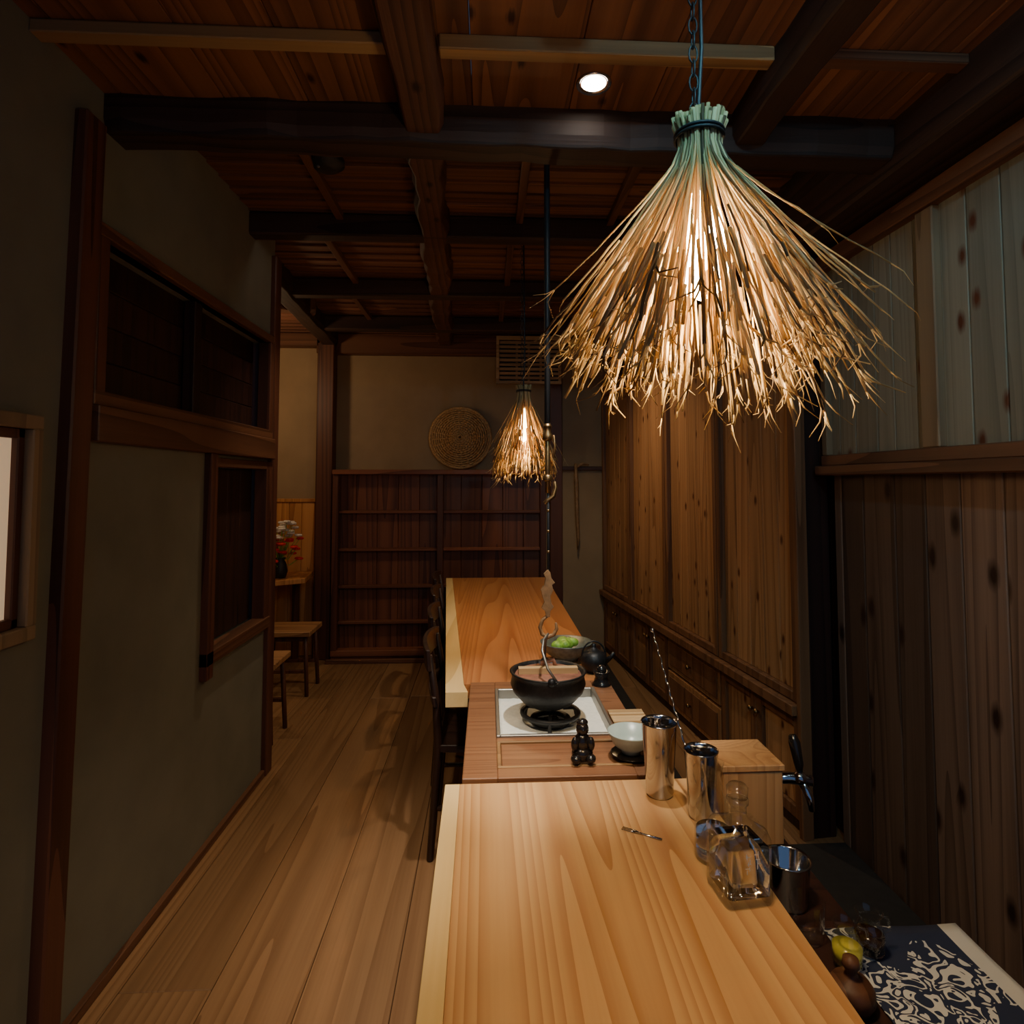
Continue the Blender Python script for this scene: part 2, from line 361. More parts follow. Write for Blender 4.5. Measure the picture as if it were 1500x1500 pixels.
mb = MB()
mb.hexa([(-1.2, 1.67, 0), (-1.115, 1.67, 0), (-1.115, 1.75, 0), (-1.2, 1.75, 0), (-1.2, 1.72, 2.54), (-1.115, 1.72, 2.54), (-1.115, 1.81, 2.54), (-1.2, 1.81, 2.54)])
mb.build('trim_post_left_near', M_post, .005)
mb = MB(); mb.b(-1.29, -1.125, 3.27, 3.36, 0, 2.7); mb.build('trim_post_left_far', M_post, .005)
mb = MB(); mb.b(-1.47, -1.33, 5.33, 5.46, 0, 2.7); mb.build('trim_post_rear_left', M_post, .006)
mb = MB(); mb.b(.55, .66, 5.42, 5.5, 0, 2.62); mb.build('trim_post_rear_right', M_post, .006)
mb = MB()
mb.b(-1.2, -1.11, 1.81, 3.27, 1.615, 1.72, 0)
mb.b(-1.19, -1.125, 1.81, 3.27, 2.22, 2.26, 0); mb.b(-1.19, -1.125, 1.81, 3.27, 1.72, 1.765, 0)
mb.b(-1.19, -1.125, 1.81, 1.86, 1.76, 2.22, 1); mb.b(-1.19, -1.125, 3.22, 3.27, 1.76, 2.22, 1)
mb.b(-1.21, -1.165, 2.48, 2.54, 1.76, 2.22, 2)
z = 1.765
while z < 2.21: mb.b(-1.235, -1.215, 1.86, 3.22, z, min(z+.113, 2.22), 2); z += .115
mb.build('window_1', [M_railY, M_post, M_panelDk], .003)
mb = MB()
mb.b(-1.19, -1.12, 2.56, 2.62, .70, 1.615, 1); mb.b(-1.19, -1.125, 3.2, 3.27, .80, 1.6, 1)
mb.b(-1.19, -1.12, 2.56, 3.27, .755, .81, 0); mb.b(-1.19, -1.125, 2.62, 3.2, 1.56, 1.6, 0)
for i in range(4): mb.b(-1.235, -1.2, 2.62+.145*i, 2.763+.145*i, .81, 1.56, 2)
mb.build('window_2', [M_railY, M_post, M_panelDk], .003)
mb = MB()
mb.b(-1.2, -1.12, 1.10, 1.61, 1.63, 1.665, 0); mb.b(-1.2, -1.12, 1.10, 1.61, 1.11, 1.145, 0)
mb.b(-1.2, -1.12, 1.575, 1.61, 1.145, 1.63, 0); mb.b(-1.2, -1.12, 1.08, 1.12, 1.11, 1.665, 0)
mb.b(-1.18, -1.14, 1.12, 1.575, 1.145, 1.17, 2); mb.b(-1.18, -1.14, 1.12, 1.575, 1.605, 1.63, 2); mb.b(-1.18, -1.14, 1.552, 1.575, 1.145, 1.63, 2)
for y in (1.25, 1.38): mb.b(-1.155, -1.149, y-.006, y+.006, 1.17, 1.605, 2)
mb.b(-1.162, -1.156, 1.12, 1.555, 1.165, 1.61, 3)
mb.build('window_3', [M_palefr, M_palefr, M_post, M_shoji], .003)
mb = MB(); mb.b(-1.15, -1.13, -1, 3.27, 0, .035); mb.build('baseboard_left', M_railY, .003)
mb = MB(); mb.b(-1.33, .52, 5.2, 5.23, 0, .035); mb.b(.66, 1.0, 5.48, 5.5, 0, .05); mb.build('baseboard_rear', M_railX, .003)
mb = MB(); x = -2.5
while x < -1.48: mb.b(x, min(x+.108, -1.47), 5.475, 5.5, 0, 1.32); x += .11
mb.b(-2.5, -1.47, 5.46, 5.5, 1.32, 1.35)
mb.build('trim_wainscot', M_cabin, .003)

# rear shelf cupboard
mb = MB()
xa, xb = -1.31, .50; yf = 5.27
mb.b(xa, xb, yf-.02, yf+.22, 1.56, 1.60, 1); mb.b(xa, xb, yf, yf+.22, .04, .09, 1)
for x in (xa, -.43, xb-.05): mb.b(x, x+.05, yf, yf+.22, .09, 1.56, 0)
for z in (1.24, .92, .61, .31):
    mb.b(xa+.05, -.43, yf+.04, yf+.22, z-.012, z+.012, 1); mb.b(-.38, xb-.05, yf+.04, yf+.22, z-.012, z+.012, 1)
x = xa
while x < xb-.01: mb.b(x, min(x+.178, xb), yf+.10, yf+.13, .05, 1.58, 2); x += .18
mb.b(xa, xb, yf+.02, yf+.2, 0, .04, 1)
mb.build('shelf_cupboard', [M_post, M_shelfX, M_shelf], .003)

# tall cabinet
A = Vector((1.345, 2.61, 0)); B = Vector((1.04, 5.48, 0)); d = (B-A).normalized(); n = Vector((-d.y, d.x, 0)); Ln = (B-A).length
T = Matrix(((d.x, n.x, 0, A.x), (d.y, n.y, 0, A.y), (0, 0, 1, 0), (0, 0, 0, 1)))
mb = MB(T)
mb.b(0, Ln, -.12, -.05, 0, 2.49, 3)
mb.b(-.03, 0, -.02, .03, 0, 2.49, 1); mb.b(-.02, 0, -.13, -.02, 0, 2.49, 3)
mb.b(0, Ln, -.05, .05, .50, .545, 1); mb.b(0, Ln, -.05, .03, 2.30, 2.36, 1); mb.b(0, Ln, -.05, -.02, 2.36, 2.49, 3)
nd = 4; w = Ln/nd
for i in range(nd):
    s0 = i*w+.006; s1 = (i+1)*w-.006
    for a, b_ in ((s0, s0+.035), (s1-.035, s1)): mb.b(a, b_, -.04, .020, .55, 2.30, 1)
    mb.b(s0+.035, s1-.035, -.04, .018, .55, .59, 1); mb.b(s0+.035, s1-.035, -.04, .018, 2.26, 2.30, 1)
    k = 5; pw = (s1-s0-.07)/k
    for j in range(k): mb.b(s0+.035+j*pw+.001, s0+.035+(j+1)*pw-.001, -.05, -.008, .59, 2.26, 0)
for i in range(nd):
    s0 = i*w+.004; s1 = (i+1)*w-.004
    if i == 1:
        for z0, z1 in ((.05, .27), (.285, .49)):
            mb.b(s0, s1, -.05, .01, z0, z1, 0); mb.b(s0+.03, s1-.03, .01, .016, z0+.03, z1-.03, 2)
            mb.lathe([(.006, 0), (.008, .015), (.016, .02), (.016, .028), (.001, .032)], ((s0+s1)/2, .016, (z0+z1)/2), 12, 4, R=Matrix.Rotation(-pi/2, 3, 'X'))
    else:
        for h in range(2):
            a = s0+h*(s1-s0)/2+.002; b_ = s0+(h+1)*(s1-s0)/2-.002
            mb.b(a, a+.05, -.04, .01, .05, .49, 2); mb.b(b_-.05, b_, -.04, .01, .05, .49, 2)
            mb.b(a+.05, b_-.05, -.04, .01, .05, .10, 2); mb.b(a+.05, b_-.05, -.04, .01, .44, .49, 2); mb.b(a+.05, b_-.05, -.04, -.006, .10, .44, 0)
            kx = b_-.025 if h == 0 else a+.025
            mb.lathe([(.006, 0), (.008, .012), (.014, .017), (.014, .024), (.001, .028)], (kx, .01, .40), 12, 4, R=Matrix.Rotation(-pi/2, 3, 'X'))
mb.b(0, Ln, -.05, 0, 0, .05, 3)
mb.build('tall_cabinet', [M_cab, M_cabfr, M_cabfr, M_panelDk, M_brass], .003)

# ------------------------------------------------------------------ counters
mb = MB()
mb.prism([(-.055, .15), (.545, .15), (.545, 1.635), (-.07, 1.635)], .665, .72, 0)
mb.prism([(-.095, .15), (-.0552, .15), (-.0702, 1.635), (-.108, 1.635)], .665, .72, 1)
mb.b(.10, .50, .2, 1.62, 0, .664, 2)
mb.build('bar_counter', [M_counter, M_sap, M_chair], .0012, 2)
mb = MB()
mb.prism([(-.09, 2.42), (.475, 2.42), (.475, 5.04), (-.285, 5.04)], .665, .72, 0)
mb.prism([(-.155, 2.33), (-.072, 2.33), (-.0905, 2.42), (-.2852, 5.04), (-.335, 5.04)], .665, .72, 1)
mb.b(.26, .44, 2.45, 5.0, 0, .664, 2)
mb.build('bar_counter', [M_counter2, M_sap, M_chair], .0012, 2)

# hearth (irori)
mb = MB()
hx0, hx1, hy0, hy1 = -.065, .47, 1.645, 2.415
ox0, ox1, oy0, oy1 = .04, .385, 1.91, 2.31
zt = .728
mb.b(hx0, ox0-.012, hy0, hy1, .60, zt, 0); mb.b(ox1+.012, hx1, hy0, hy1, .60, zt, 0)
mb.b(ox0-.012, ox1+.012, oy1+.012, hy1, .60, zt, 0)
mb.b(ox0-.012, ox1+.012, hy0, 1.70, .60, zt, 0); mb.b(ox0-.012, ox1+.012, 1.872, oy0-.012, .60, zt, 0)
mb.b(ox0+.0, ox1, 1.712, 1.86, .60, zt-.004, 0)
mb.b(ox0-.012, ox1+.012, 1.701, 1.711, .60, zt+.002, 1); mb.b(ox0-.012, ox1+.012, 1.861, 1.871, .60, zt+.002, 1); mb.b(ox0-.012, ox0-.001, 1.711, 1.861, .6, zt+.002, 1); mb.b(ox1+.001, ox1+.012, 1.711, 1.861, .6, zt+.002, 1)
mb.b(ox0-.012, ox0, oy0-.012, oy1+.012, .6, zt+.006, 2); mb.b(ox1, ox1+.012, oy0-.012, oy1+.012, .6, zt+.006, 2)
mb.b(ox0, ox1, oy0-.012, oy0, .6, zt+.006, 2); mb.b(ox0, ox1, oy1, oy1+.012, .6, zt+.006, 2)
mb.b(.0, .45, 1.66, 2.40, 0, .6, 3)
nx = 24
pts = []; F = []
for j in range(nx+1):
    for i in range(nx+1):
        x = ox0+(ox1-ox0)*i/nx; y = oy0+(oy1-oy0)*j/nx; r = math.hypot(x-.2125, y-2.11)
        pts.append((x, y, .70-.025*math.exp(-(r/.09)**2)+random.uniform(-.0012, .0012)))
for j in range(nx):
    for i in range(nx): a = j*(nx+1)+i; F.append((a, a+1, a+nx+2, a+nx+1))
mb._add(pts, F, 4, True)
cx, cy = .2125, 2.11
mb.tube([(cx+.095*math.cos(a*pi/16), cy+.095*math.sin(a*pi/16), .722) for a in range(32)], .008, 8, 5, closed=True)
mb.tube([(cx+.06*math.cos(a*pi/16), cy+.06*math.sin(a*pi/16), .70) for a in range(32)], .010, 8, 5, closed=True)
for k in range(3):
    a = k*2*pi/3+.4; mb.tube([(cx+.05*math.cos(a), cy+.05*math.sin(a), .728), (cx+.095*math.cos(a), cy+.095*math.sin(a), .722), (cx+.11*math.cos(a), cy+.11*math.sin(a), .66)], .006, 8, 5)
for k in range(9):
    a = random.random()*6.28; r = random.uniform(0, .04); q = (cx+r*math.cos(a), cy+r*math.sin(a))
    mb.tube([(q[0]-.02, q[1], .69), (q[0]+.02, q[1]+random.uniform(-.02, .02), .695)], .012, 7, 5)
mb.build('irori_hearth', [M_hearth, M_batten, M_grey, M_chair, M_ash, M_blackm], .002)

# jizaikagi hook + pot
X, Y = .205, 2.11
mb = MB()
mb.tube([(X, Y, 2.80), (X, Y, 1.66)], .0105, 12, 0)
mb.lathe([(.012, 0), (.018, .005), (.018, .02), (.012, .03), (.012, .045), (.016, .05), (.010, .06)], (X, Y, 1.64), 16, 1)
mb.tube([(X, Y, 1.67), (X, Y, 1.46)], .0085, 12, 1)
mb.lathe([(.010, 0), (.016, .004), (.016, .018), (.010, .024)], (X, Y, 1.50), 16, 1)
mb.tube([(X-.012, Y, 1.425), (X+.0, Y, 1.435), (X+.02, Y, 1.45), (X+.028, Y, 1.48), (X+.024, Y, 1.50)], [.006, .008, .008, .007, .005], 8, 1)
mb.tube([(X+.022, Y, 1.66), (X+.026, Y, 1.62), (X+.02, Y, 1.58)], .004, 8, 1)
mb.tube([(X+.002, Y, 1.46), (X+.002, Y, 1.19)], .0045, 8, 0)
for z in (1.40, 1.33, 1.26): mb.ball((X+.002, Y, z), .006, 1)
ol = [(0, 1.20), (.008, 1.19), (.012, 1.17), (.024, 1.155), (.014, 1.148), (.018, 1.13), (.008, 1.11), (.012, 1.085), (.020, 1.075), (.008, 1.06), (.006, 1.04),
      (-.006, 1.04), (-.010, 1.06), (-.022, 1.07), (-.012, 1.09), (-.018, 1.105), (-.024, 1.13), (-.012, 1.15), (-.008, 1.17), (-.014, 1.185)]
nn = len(ol)
mb._add([(X+a, Y-.008, b) for a, b in ol]+[(X+a, Y+.008, b) for a, b in ol], [list(range(nn)), list(range(nn, 2*nn))[::-1]]+[(i, (i+1) % nn, nn+(i+1) % nn, nn+i) for i in range(nn)], 2)
mb.tube([(X+.0, Y, 1.045), (X-.018, Y, 1.03), (X-.027, Y, 1.005), (X-.02, Y, .982), (X, Y, .972), (X+.02, Y, .98), (X+.030, Y, 1.0), (X+.027, Y, 1.02)], [.005, .006, .007, .007, .008, .007, .006, .004], 10, 2)
mb.build('jizaikagi_pot_hook', [M_blackm, M_brass, M_hook], .001)
mb = MB()
pc = (X, Y, .745)
mb.lathe([(.0, 0), (.055, .0), (.085, .015), (.118, .05), (.127, .075), (.122, .098), (.126, .112), (.130, .116), (.122, .118), (.112, .10), (.10, .05), (.05, .015), (0, .012)], pc, 48, 0)
mb.lathe([(0, .092), (.112, .092), (.114, .10), (.110, .108), (0, .108)], pc, 40, 1)
mb.b(X-.10, X+.10, Y-.014, Y+.014, .852, .872, 2)
mb.tube([(X-.012, Y+.02, .862), (X-.02, Y+.02, .882), (X+.02, Y+.02, .89), (X+.03, Y+.02, .862)], .008, 8, 1)
mb.tube([(X+.02, Y-.122, .855), (X-.012, Y-.112, .90), (X-.026, Y-.07, .945), (X-.018, Y-.03, .97), (X, Y, .982), (X, Y+.04, .965), (X, Y+.09, .93), (X, Y+.12, .855)], .0045, 8, 3)
for sy in (-1, 1): mb.ball((X, Y+sy*.122, .858), .014, 0)
mb.build('iron_hanging_pot', [M_iron, M_pink, M_mat, M_grey])

# ------------------------------------------------------------------ straw pendant lamps
def straw_lamp(X, Y, zt, zb, R, N1, ztop_cord, seed, lod=1.0, bz=.25, bulbmat=None, thick=1.0):
    rnd = random.Random(seed); mb = MB()
    H = zt-zb; k = H/.5; tie = zt-.055*k; L0 = (tie-zb)
    cl = [rnd.uniform(0, 2*pi) for _ in range(40)]
    clt = [rnd.uniform(.9, 1.1) for _ in cl]
    thmax = math.asin(min(.95, R/(L0*1.0)))
    def strand(a, th, L, r0, s0=0.0, w=.0024, bend=.0):
        w *= thick
        pts = []; rad = []
        ca, sa = math.cos(a), math.sin(a); n = 11
        off = rnd.uniform(-.13, .13)
        if s0 == 0:
            rr = r0*1.1; pts.append((X+rr*ca*1.15, Y+rr*sa*1.15, zt+rnd.uniform(-.014, .008)*k)); pts.append((X+r0*ca, Y+r0*sa, tie+.02*k)); rad += [.0036*k, .0030*k]
        r = r0; z = tie; wa = rnd.uniform(0, 6); wf = rnd.uniform(3, 8); wk = rnd.uniform(.002, .008)*k; wr = rnd.uniform(-.10, .10)
        for i in range(n+1):
            t = i/n; s = t*L
            f = min(1, .3+t*3.2); ang = th*(f*f*(3-2*f))*(1+bend*t)+wr*t*math.sin(wa+wf*t)
            if i > 0: r += math.sin(ang)*L/n; z -= math.cos(ang)*L/n
            if t >= s0:
                j = .0024*k*t; aa = a+off*t+math.sin(wa+wf*t)*wk*t/(r+.02)
                pts.append((X+r*math.cos(aa)+rnd.uniform(-j, j), Y+r*math.sin(aa)+rnd.uniform(-j, j), z+rnd.uniform(-j, j)*.3)); rad.append(w*(1-.3*t))
        if len(pts) < 2: return
        mb.tube(pts, rad, 5, 0)
        e = Vector(pts[-1]); dd = (Vector(pts[-1])-Vector(pts[-2])).normalized()
        if rnd.random() < .65*lod:
            for q in range(rnd.choice([1, 2, 3])):
                l = rnd.uniform(.012, .045)*k; side = Vector((rnd.uniform(-1, 1), rnd.uniform(-1, 1), rnd.uniform(-.6, .3)))
                p1 = e+(dd+side*.4)*l*.5; p2 = e+(dd+side*.8)*l+Vector((rnd.uniform(-1, 1), rnd.uniform(-1, 1), rnd.uniform(-1, 1)))*.010*k
                mb.tube([e-dd*.004, p1, p2], [w*.6, w*.4, w*.2], 4, 0)
    def pick(sg):
        i = rnd.randrange(len(cl)); return cl[i]+rnd.gauss(0, sg), clt[i]
    for i in range(N1):
        a, m = pick(.06); th = thmax*m*(1-.62*rnd.random()**1.3)
        L = L0*rnd.uniform(.80, 1.1)*(2-m); r0 = .038*k*math.sqrt(rnd.uniform(.25, 1))
        strand(a, th, L, r0, 0, k*rnd.uniform(.0017, .0029), rnd.uniform(-.2, .2))
    for i in range(int(N1*1.15)):
        a, m = pick(.14); th = thmax*m*(1-.6*rnd.random()**1.1)
        strand(a, th, L0*rnd.uniform(.78, 1.08)*(2-m), .036*k, rnd.uniform(.52, .76), k*rnd.uniform(.0024, .0046), rnd.uniform(-.18, .2))
    for i in range(14):
        a = rnd.uniform(0, 2*pi); strand(a, thmax*rnd.uniform(1.02, 1.25), L0*rnd.uniform(.72, .98), .036*k, .1, .0016*k, .12)
    for dz in (0, .007):
        mb.tube([(X+.043*k*math.cos(q*pi/12), Y+.043*k*math.sin(q*pi/12), tie+.02*k+dz*k) for q in range(24)], .003*k, 6, 1, closed=True)
    bzc = zt-bz*k
    mb.lathe([(.0, .15*k), (.016*k, .15*k), (.018*k, .12*k), (.0, .115*k)], (X, Y, bzc), 16, 1)
    mb.lathe([(.0, .115*k), (.018*k, .11*k), (.036*k, .07*k), (.047*k, .02*k), (.047*k, -.03*k), (.036*k, -.065*k), (0, -.085*k)], (X, Y, bzc), 20, 2)
    mb.tube([(X, Y, bzc+.14*k), (X, Y, zt+.03), (X+.006, Y, zt+.12), (X+.004, Y, (zt+ztop_cord)/2), (X, Y, ztop_cord)], .0035, 8, 1)
    z = zt-.01; fl = 0
    while z < ztop_cord-.02:
        q = []
        for i in range(10):
            t = 2*pi*i/10; u = .007*math.cos(t); v = .015*math.sin(t)
            q.append((X-.008+(u if fl else 0), Y+(0 if fl else u), z+v))
        mb.tube(q, .0016, 5, 1, closed=True); z += .024; fl ^= 1
    mb.lathe([(0, 0), (.03, 0), (.035, .01), (.035, .03), (0, .03)], (X, Y, ztop_cord-.03), 20, 1)
    o = mb.build('straw_pendant_lamp', [M_straw, M_blackm, bulbmat or M_bulb])
    return o, bzc
l1, bz1 = straw_lamp(.340, .95, 2.085, 1.640, .215, 235, 2.66, 3)
l2, bz2 = straw_lamp(.180, 3.10, 1.985, 1.56, .15, 190, 2.80, 11, .6, .25, M_bulb2, 1.2)

def point(name, loc, e, c, r=.03):
    l = bpy.data.lights.new(name, 'POINT'); l.energy = e; l.color = c; l.shadow_soft_size = r
    o = bpy.data.objects.new(name, l); o.location = loc; S.collection.objects.link(o); return o
def spot(name, loc, tgt, e, c, ang=70, blend=.6, r=.03):
    l = bpy.data.lights.new(name, 'SPOT'); l.energy = e; l.color = c; l.spot_size = math.radians(ang); l.spot_blend = blend; l.shadow_soft_size = r
    o = bpy.data.objects.new(name, l); o.location = loc; o.rotation_euler = (Vector(tgt)-Vector(loc)).to_track_quat('-Z', 'Y').to_euler(); S.collection.objects.link(o); return o
W = (1, .71, .38)
point('pendant_bulb_light', (.340, .95, bz1-.11), 17, W, .06)
point('pendant_bulb_light', (.180, 3.10, bz2-.10), 14, (1, .66, .32), .05)
def downlight(x, y, z=2.66):
    mb = MB()
    mb.lathe([(.040, 0), (.050, -.006), (.052, -.002), (.052, .004), (.042, .004)], (x, y, z), 28, 0, caps=False)
    mb.lathe([(.0, -.001), (.036, -.001), (.036, .002), (0, .002)], (x, y, z-.001), 24, 1)
    mb.build('downlight_or_fill_fixture', [M_steel, M_dl])
downlight(.305, 1.72); downlight(-.45, .75); downlight(.55, .1); downlight(1.05, .75); downlight(.1, .2)  # last three are added fixtures for the cool fill spots
downlight(.5, 4.08, 2.795); downlight(-.7, 3.10, 2.795)
spot('downlight_or_fill_beam', (.305, 1.72, 2.64), (.23, 2.08, .7), 125, (1, .90, .76), 44, .6)
spot('downlight_or_fill_beam', (-.45, .75, 2.64), (-.38, 2.0, 0), 150, (1, .82, .60), 44, 1.0)
spot('downlight_or_fill_beam', (.55, .1, 2.64), (1.0, 2.0, 1.9), 38, (.36, .76, 1), 90, .8)  # added cool fill towards the right panels and straw lamp
spot('downlight_or_fill_beam', (1.05, .75, 2.62), (1.46, 2.2, 1.7), 9, (.25, .72, 1), 90, .8)  # added second cool fill, close to the right wall panels
spot('downlight_or_fill_beam', (.1, .2, 2.62), (.335, .95, 2.06), 24, (.18, .8, 1), 24, .8)  # added narrow teal spot to tint the top of the straw lamp
spot('downlight_or_fill_beam', (.5, 4.08, 2.77), (.6, 4.0, 0), 48, (1, .76, .48), 120, .8)
spot('downlight_or_fill_beam', (-.7, 3.10, 2.77), (-.7, 3.4, 0), 36, (1, .78, .52), 80, .8)
point('alcove_fill_light', (-1.9, 4.5, 2.3), 13, (1, .70, .40), .08)  # added warm fill to brighten the alcove, no lamp modelled

# ------------------------------------------------------------------ chairs
def chair(x, y):
    mb = MB()
    mb.prism([(x, y-.20), (x+.33, y-.215), (x+.37, y-.17), (x+.37, y+.17), (x+.33, y+.215), (x, y+.20)], .42, .45, 0)
    for sy in (-1, 1):
        mb.tube([(x+.34, y+sy*.18, .42), (x+.355, y+sy*.19, 0)], [.018, .013], 8, 0)
        mb.tube([(x-.03, y+sy*.19, 0), (x+.0, y+sy*.185, .43), (x-.01, y+sy*.185, .62), (x-.04, y+sy*.18, .80)], [.014, .019, .016, .013], 8, 0)
        mb.tube([(x-.015, y+sy*.188, .2), (x+.348, y+sy*.185, .2)], .010, 8, 0)
    mb.tube([(x+.0, y-.185, .40), (x+.0, y+.185, .40)], .014, 8, 0); mb.tube([(x+.2, y-.185, .2), (x+.2, y+.185, .2)], .010, 8, 0)
    for z0, z1, xo in ((.74, .825, -.035), (.60, .64, -.01)):
        rr = []
        for i in range(13):
            t = i/12*2-1; cx = x+xo-.03*(1-t*t); yy = y+t*.21; h = .012*(1-t*t)
            rr.append([(cx-.009, yy, z0), (cx+.009, yy, z0), (cx+.002, yy, z1+h), (cx-.016, yy, z1+h)])
        mb.rings(rr, 0, False)
    mb.build('dining_chair', M_chair, .003)
for i, (x, y) in enumerate([(-.195, 2.72), (-.235, 3.32), (-.275, 3.92), (-.32, 4.52)]): chair(x, y)

def stool(x0, x1, y0, y1, h):
    mb = MB(); mb.b(x0, x1, y0, y1, h-.035, h, 0)
    for ax, sx in ((x0+.04, -1), (x1-.04, 1)):
        for ay, sy in ((y0+.04, -1), (y1-.04, 1)):
            mb.tube([(ax, ay, h-.03), (ax+sx*.02, ay+sy*.015, 0)], [.016, .014], 8, 1)
    for ay in (y0+.03, y1-.03): mb.b(x0+.03, x1-.03, ay-.01, ay+.01, .16, .185, 1)
    mb.b(x0+.05, x1-.05, y0+.04, y0+.055, h-.075, h-.03, 1); mb.b(x0+.05, x1-.05, y1-.055, y1-.04, h-.075, h-.03, 1)
    mb.build('wooden_stool', [M_stool, M_post], .004)
stool(-1.62, -1.24, 4.42, 4.75, .45); stool(-1.62, -1.21, 3.62, 3.92, .46)
mb = MB()
mb.prism([(-2.45, 4.85), (-1.72, 4.85), (-1.45, 5.02), (-1.50, 5.42), (-2.45, 5.42)], .69, .73, 0)
for x, y in ((-2.3, 4.95), (-1.78, 4.95), (-1.62, 5.35), (-2.3, 5.35)): mb.b(x-.025, x+.025, y-.025, y+.025, 0, .69, 1)
mb.build('alcove_table', [M_cabin, M_post], .004)
mb = MB(); fx, fy = -1.66, 5.05
mb.lathe([(0, 0), (.045, 0), (.06, .05), (.05, .11), (.035, .14), (.045, .16), (.04, .16), (.03, .14), (0, .13)], (fx, fy, .73), 20, 0)
rnd = random.Random(5)
for i in range(60):
    a = rnd.uniform(0, 6.28); r = rnd.uniform(.02, .15); h = rnd.uniform(.14, .46); p = (fx+r*math.cos(a), fy+r*math.sin(a), .73+h)
    mb.tube([(fx, fy, .86), ((fx+p[0])/2, (fy+p[1])/2, .73+h*.65), p], .002, 5, 3)
    mat = 2 if h > .32 else 1
    for q in range(5):
        b = q*1.256; mb.ball((p[0]+.014*math.cos(b), p[1]+.014*math.sin(b), p[2]), .018, mat, 7, (1, 1, .6))
    mb.ball(p, .010, mat, 6)
mb.build('flower_vase', [M_blackm, M_red, M_white, M_leaf])

# rear wall things
mb = MB(); bx, bzz, by = -.245, 1.885, 5.42
for i in range(1, 15):
    r = .265*i/14; dep = .075*(1-(i/14)**2)
    mb.tube([(bx+r*math.cos(q*pi/24), by-dep+.03+.009*(1 if (q+i) % 2 else -1), bzz+r*math.sin(q*pi/24)) for q in range(48)], .009 if i < 14 else .016, 5, 0, closed=True)
for j in range(24):
    a = (j*2+.5)*pi/24; mb.tube([(bx+.262*t*math.cos(a), by+.03-.075*(1-t*t), bzz+.262*t*math.sin(a)) for t in (.04, .3, .5, .7, .85, 1)], .007, 5, 0)
mb.build('woven_basket_tray', M_basket)
mb = MB()
mb.b(.07, .64, 5.30, 5.34, 2.735, 2.77, 0); mb.b(.07, .64, 5.30, 5.34, 2.35, 2.375, 0); mb.b(.07, .095, 5.30, 5.34, 2.375, 2.735, 0); mb.b(.615, .64, 5.30, 5.34, 2.375, 2.735, 0)
for i in range(9): mb.b(.095, .615, 5.305, 5.325, 2.39+i*.039, 2.414+i*.039, 0)
for x in (.25, .355, .46): mb.b(x-.01, x+.01, 5.325, 5.34, 2.375, 2.735, 0)
mb.b(.10, .61, 5.34, 5.395, 2.38, 2.73, 1); mb.b(.10, .61, 5.395, 5.5, 2.38, 2.61, 1)
mb.build('slatted_vent_cover', [M_vent, M_blackm], .002)
mb = MB(); mb.b(.66, 1.03, 5.47, 5.5, 1.60, 1.635, 0)
mb.build('trim_peg_rail', M_railX, .003)
mb = MB()
mb.tube([(.78, 5.44, 1.66), (.785, 5.44, 1.5), (.79, 5.44, 1.2), (.80, 5.44, 1.0), (.795, 5.44, .9)], [.012, .02, .017, .014, .006], 8, 0)
mb.tube([(.78, 5.445, 1.62), (.84, 5.445, 1.66), (.90, 5.445, 1.65)], [.014, .012, .005], 8, 0)
mb.build('hanging_wooden_pestle', M_hook)

mb = MB(); mb.lathe([(0, 0), (.03, -.0), (.05, .008), (.058, .02), (.07, .024), (.07, .045), (.0, .045)], (-.655, 2.46, 2.755), 28, 0)
mb.ball((-.68, 2.43, 2.757), .006, 1); mb.build('smoke_detector', [M_blackm, M_grey])

# ------------------------------------------------------------------ side bench + things
mb = MB(); mb.b(.56, .905, .15, 1.19, .61, .645, 0); mb.b(.56, .715, 1.19, 1.72, .61, .645, 0); mb.b(.60, .88, .2, 1.17, .008, .61, 0); mb.b(.60, .70, 1.17, 1.68, .008, .61, 0)
mb.build('service_bench', [M_panelDk], .004)
mb = MB(); nx, ny = 24, 30; pts = []; F = []
for j in range(ny+1):
    for i in range(nx+1):
        x = .64+.262*i/nx; y = .45+.735*j/ny; pts.append((x, y, .6485+.0012*math.sin(x*31+y*9)+.001*math.sin(y*27)))
for j in range(ny):
    for i in range(nx): a = j*(nx+1)+i; F.append((a, a+1, a+nx+2, a+nx+1))
mb._add(pts, F, 0, True); o = mb.build('printed_cloth', M_cloth)
md = o.modifiers.new('s', 'SOLIDIFY'); md.thickness = .0015
mb = MB()
mb.b(.556, .70, 1.46, 1.475, .645, .815, 0); mb.b(.556, .70, 1.585, 1.60, .645, .815, 0); mb.b(.556, .571, 1.475, 1.585, .645, .815, 0); mb.b(.685, .70, 1.475, 1.585, .645, .815, 0)
mb.b(.552, .704, 1.456, 1.604, .815, .83, 0)
mb.tube([(.70, 1.53, .765), (.75, 1.53, .765), (.80, 1.51, .765)], [.012, .014, .012], 12, 1)
mb.lathe([(.020, 0), (.022, .01), (.010, .014)], (.70, 1.53, .765), 14, 1, R=Matrix.Rotation(pi/2, 3, 'Y'))
mb.tube([(.775, 1.52, .765), (.785, 1.50, .73), (.787, 1.495, .70)], [.011, .010, .007], 10, 1)
mb.ball((.772, 1.52, .768), .017, 1)
mb.tube([(.772, 1.52, .78), (.77, 1.52, .80), (.765, 1.53, .85), (.762, 1.535, .868)], [.006, .011, .014, .009], 10, 2)
mb.build('beer_tap_tower', [M_box, M_steel, M_black], .002)
